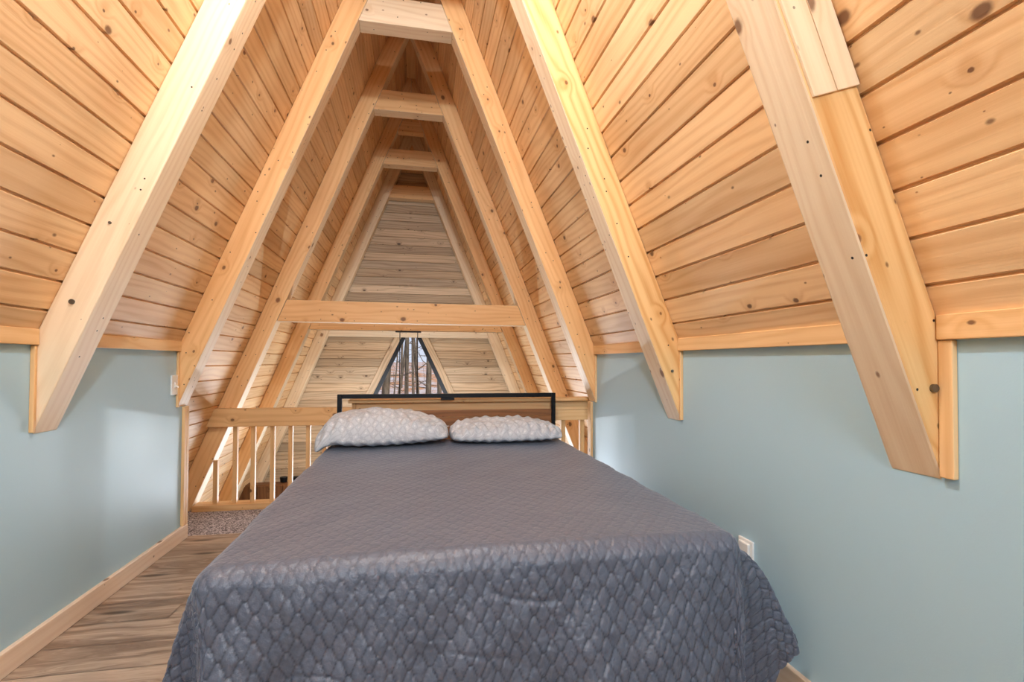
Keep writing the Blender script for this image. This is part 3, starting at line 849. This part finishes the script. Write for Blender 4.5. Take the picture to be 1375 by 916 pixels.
def tree(x, y, r, lean, h, lab, br=10, kink=0.0, seed=0, taper=.75, far=1.0):
    """trunk passing x at eye height z=.2, leaning lean (dx per dz)"""
    q = random.Random(seed)
    far = {1: .86, 2: .93, 3: 1.07, 4: 1.0, 5: 1.22, 6: 1.15, 7: .80}.get(seed, 1.0)
    x = .064 + (x - .064) * far; y *= far; r *= far
    def X(z): return x + lean * (z - .2) + kink * math.sin((z - .2) * 1.7)
    bm = bmesh.new(); z0 = gz(y) - .1; nseg = 16; N = 12
    rings = []
    for k in range(nseg + 1):
        z = z0 + (h - z0) * k / nseg
        rad = r * (1.25 if k == 0 else 1) * (1 - (1 - taper) * k / nseg)
        rings.append([bm.verts.new((X(z) + rad * math.cos(a) * (1 + .06 * math.sin(3 * a + k)), y + rad * math.sin(a), z)) for a in [2 * math.pi * i / N for i in range(N)]])
    for k in range(nseg):
        for i in range(N): bm.faces.new((rings[k][i], rings[k][(i + 1) % N], rings[k + 1][(i + 1) % N], rings[k + 1][i]))
    bm.faces.new(rings[-1])
    root = tag(bm_obj('tree', bm, M['bark'], smooth=True), lab, 'tree', 'bare trees outside the window')
    def branch(bm, p, d, L, rad, depth):
        pts = [p]; cur = Vector(p); dd = Vector(d).normalized()
        for s_ in range(4):
            dd = (dd + Vector((q.uniform(-.3, .3), q.uniform(-.03, .03), q.uniform(-.15, .3)))).normalized()
            cur = cur + dd * L / 4; pts.append(cur.copy())
        for s_ in range(4):
            cyl_bm(pts[s_], pts[s_ + 1], rad * (1 - s_ * .2), 5, bm, rad * (1 - (s_ + 1) * .2))
            if depth: branch(bm, pts[s_ + 1], (q.uniform(-1, 1), q.uniform(-.08, .08), q.uniform(-.2, .9)), L * .5, rad * .5, depth - 1)
    for _ in range(br):
        z = q.uniform(-.3, min(h, 2.0)); s_ = q.choice((-1, 1)); bm = bmesh.new()
        branch(bm, Vector((X(z) + s_ * r * .5, y, z)), (s_, q.uniform(-.05, .05), q.uniform(-.1, .8)), q.uniform(.5, 1.0), max(.006, r * .16), 1)
        bm_obj('branch', bm, M['bark'], root)
    return root
tree(-.535, 10, .085, .05, 5, 'stout tree trunk at the lower left corner of the triangular window', 5, seed=1)
tree(-.371, 10, .016, .04, 2.8, 'thin sapling near the left frame of the window', 5, .03, seed=2)
tree(-.278, 10.5, .034, .11, 5, 'slanted trunk left of the straight central trunk', 4, .02, seed=3)
tree(-.127, 10, .044, 0.0, 5, 'straight vertical trunk in the middle of the window', 4, seed=4)
tree(.086, 10, .036, -.105, 5, 'trunk leaning left, just right of the central trunk', 5, .02, seed=5)
tree(.303, 10, .066, -.01, 5, 'thick trunk in the right half of the window', 5, .015, seed=6, taper=.55)
tree(.512, 10, .036, -.02, 5, 'trunk at the lower right corner of the window', 4, seed=7)
for k, (x, y, r) in enumerate(((-1.5, 19, .06), (-.1, 24, .07), (.55, 21, .05), (1.3, 26, .08), (-2.4, 28, .07), (.1, 30, .06), (-.9, 33, .08))):
    tree(x, y, r, random.uniform(-.03, .03), 6, ['distant thin trunk farthest left', 'distant trunk behind the central trunk', 'distant trunk on the right side of the window', 'distant trunk hidden towards the right', 'far trunk towards the left on the hill', 'far trunk in the middle on the hill', 'far trunk left of centre on the hill'][k] + ' among the bare trees outside', 3, seed=20 + k)

# ------------------------------------------------------------------ light, world, camera
w = bpy.data.worlds.new('sky'); bpy.context.scene.world = w; w.use_nodes = True
bg = w.node_tree.nodes['Background']
tc = w.node_tree.nodes.new('ShaderNodeTexCoord'); sp = w.node_tree.nodes.new('ShaderNodeSeparateXYZ'); mr = w.node_tree.nodes.new('ShaderNodeMapRange')
mx = w.node_tree.nodes.new('ShaderNodeMix'); mx.data_type = 'RGBA'
w.node_tree.links.new(tc.outputs['Generated'], sp.inputs[0]); w.node_tree.links.new(sp.outputs[2], mr.inputs[0])
mr.inputs[1].default_value = 0; mr.inputs[2].default_value = .35
w.node_tree.links.new(mr.outputs[0], mx.inputs[0]); mx.inputs[6].default_value = (.78, .84, 1, 1); mx.inputs[7].default_value = (.50, .66, 1, 1)
w.node_tree.links.new(mx.outputs[2], bg.inputs[0]); bg.inputs[1].default_value = .9

def area(name, loc, rot, sx, sy, e, col=(1, 1, 1), portal=False):
    ld = bpy.data.lights.new(name, 'AREA'); ld.shape = 'RECTANGLE'; ld.size = sx * S; ld.size_y = sy * S; ld.energy = e; ld.color = col
    if portal: ld.cycles.is_portal = True
    o = bpy.data.objects.new(name, ld); C.objects.link(o); o.location = Vector(loc) * S; o.rotation_euler = rot
    return o
BACK = area('fill_behind_camera', (0, BY - .13, 1.95), (math.radians(82), 0, 0), .9, 1.0, 150, (.82, .91, 1))  # added fill light, set outside the unseen back window
area('daylight_lower_window', (0, GY + .12, -.86), (math.radians(-90), 0, 0), 1.4, 1.35, 200, (.80, .90, 1))
sd = bpy.data.lights.new('sun', 'SUN'); sd.energy = 2.6; sd.angle = .01; sd.color = (1, .95, .88)
so = bpy.data.objects.new('sun', sd); C.objects.link(so); so.rotation_euler = Vector((-.55, .62, -.62)).to_track_quat('-Z', 'Y').to_euler()

sc = bpy.context.scene
psi, a_, b_ = .1912, .019, -.0042
Fv = Vector((math.sin(psi) * math.cos(a_), math.cos(psi) * math.cos(a_), math.sin(a_)))
R0 = Vector((math.cos(psi), -math.sin(psi), 0)); U0 = Vector((-math.sin(psi) * math.sin(a_), -math.cos(psi) * math.sin(a_), math.cos(a_)))
Rv = R0 * math.cos(b_) - U0 * math.sin(b_); Uv = R0 * math.sin(b_) + U0 * math.cos(b_)
cam = bpy.data.cameras.new('camera'); co = bpy.data.objects.new('camera', cam); C.objects.link(co)
mm = Matrix.Identity(4)
for i in range(3):
    mm[i][0] = Rv[i]; mm[i][1] = Uv[i]; mm[i][2] = -Fv[i]
mm.translation = Vector((.064, 0, .8283)) * S
co.matrix_world = mm
cam.sensor_width = 36; cam.lens = 661.125 / 1375 * 36; cam.shift_y = 16.2 / 1375; cam.clip_start = .02; cam.clip_end = 500
sc.camera = co
sc.view_settings.view_transform = 'Standard'; sc.view_settings.look = 'None'; sc.view_settings.gamma = 1; sc.view_settings.use_curve_mapping = False
sc.view_settings.exposure = 0.06
sc.cycles.use_denoising = True
sc.cycles.max_bounces = 10; sc.cycles.diffuse_bounces = 6
sc.cycles.sample_clamp_indirect = 8
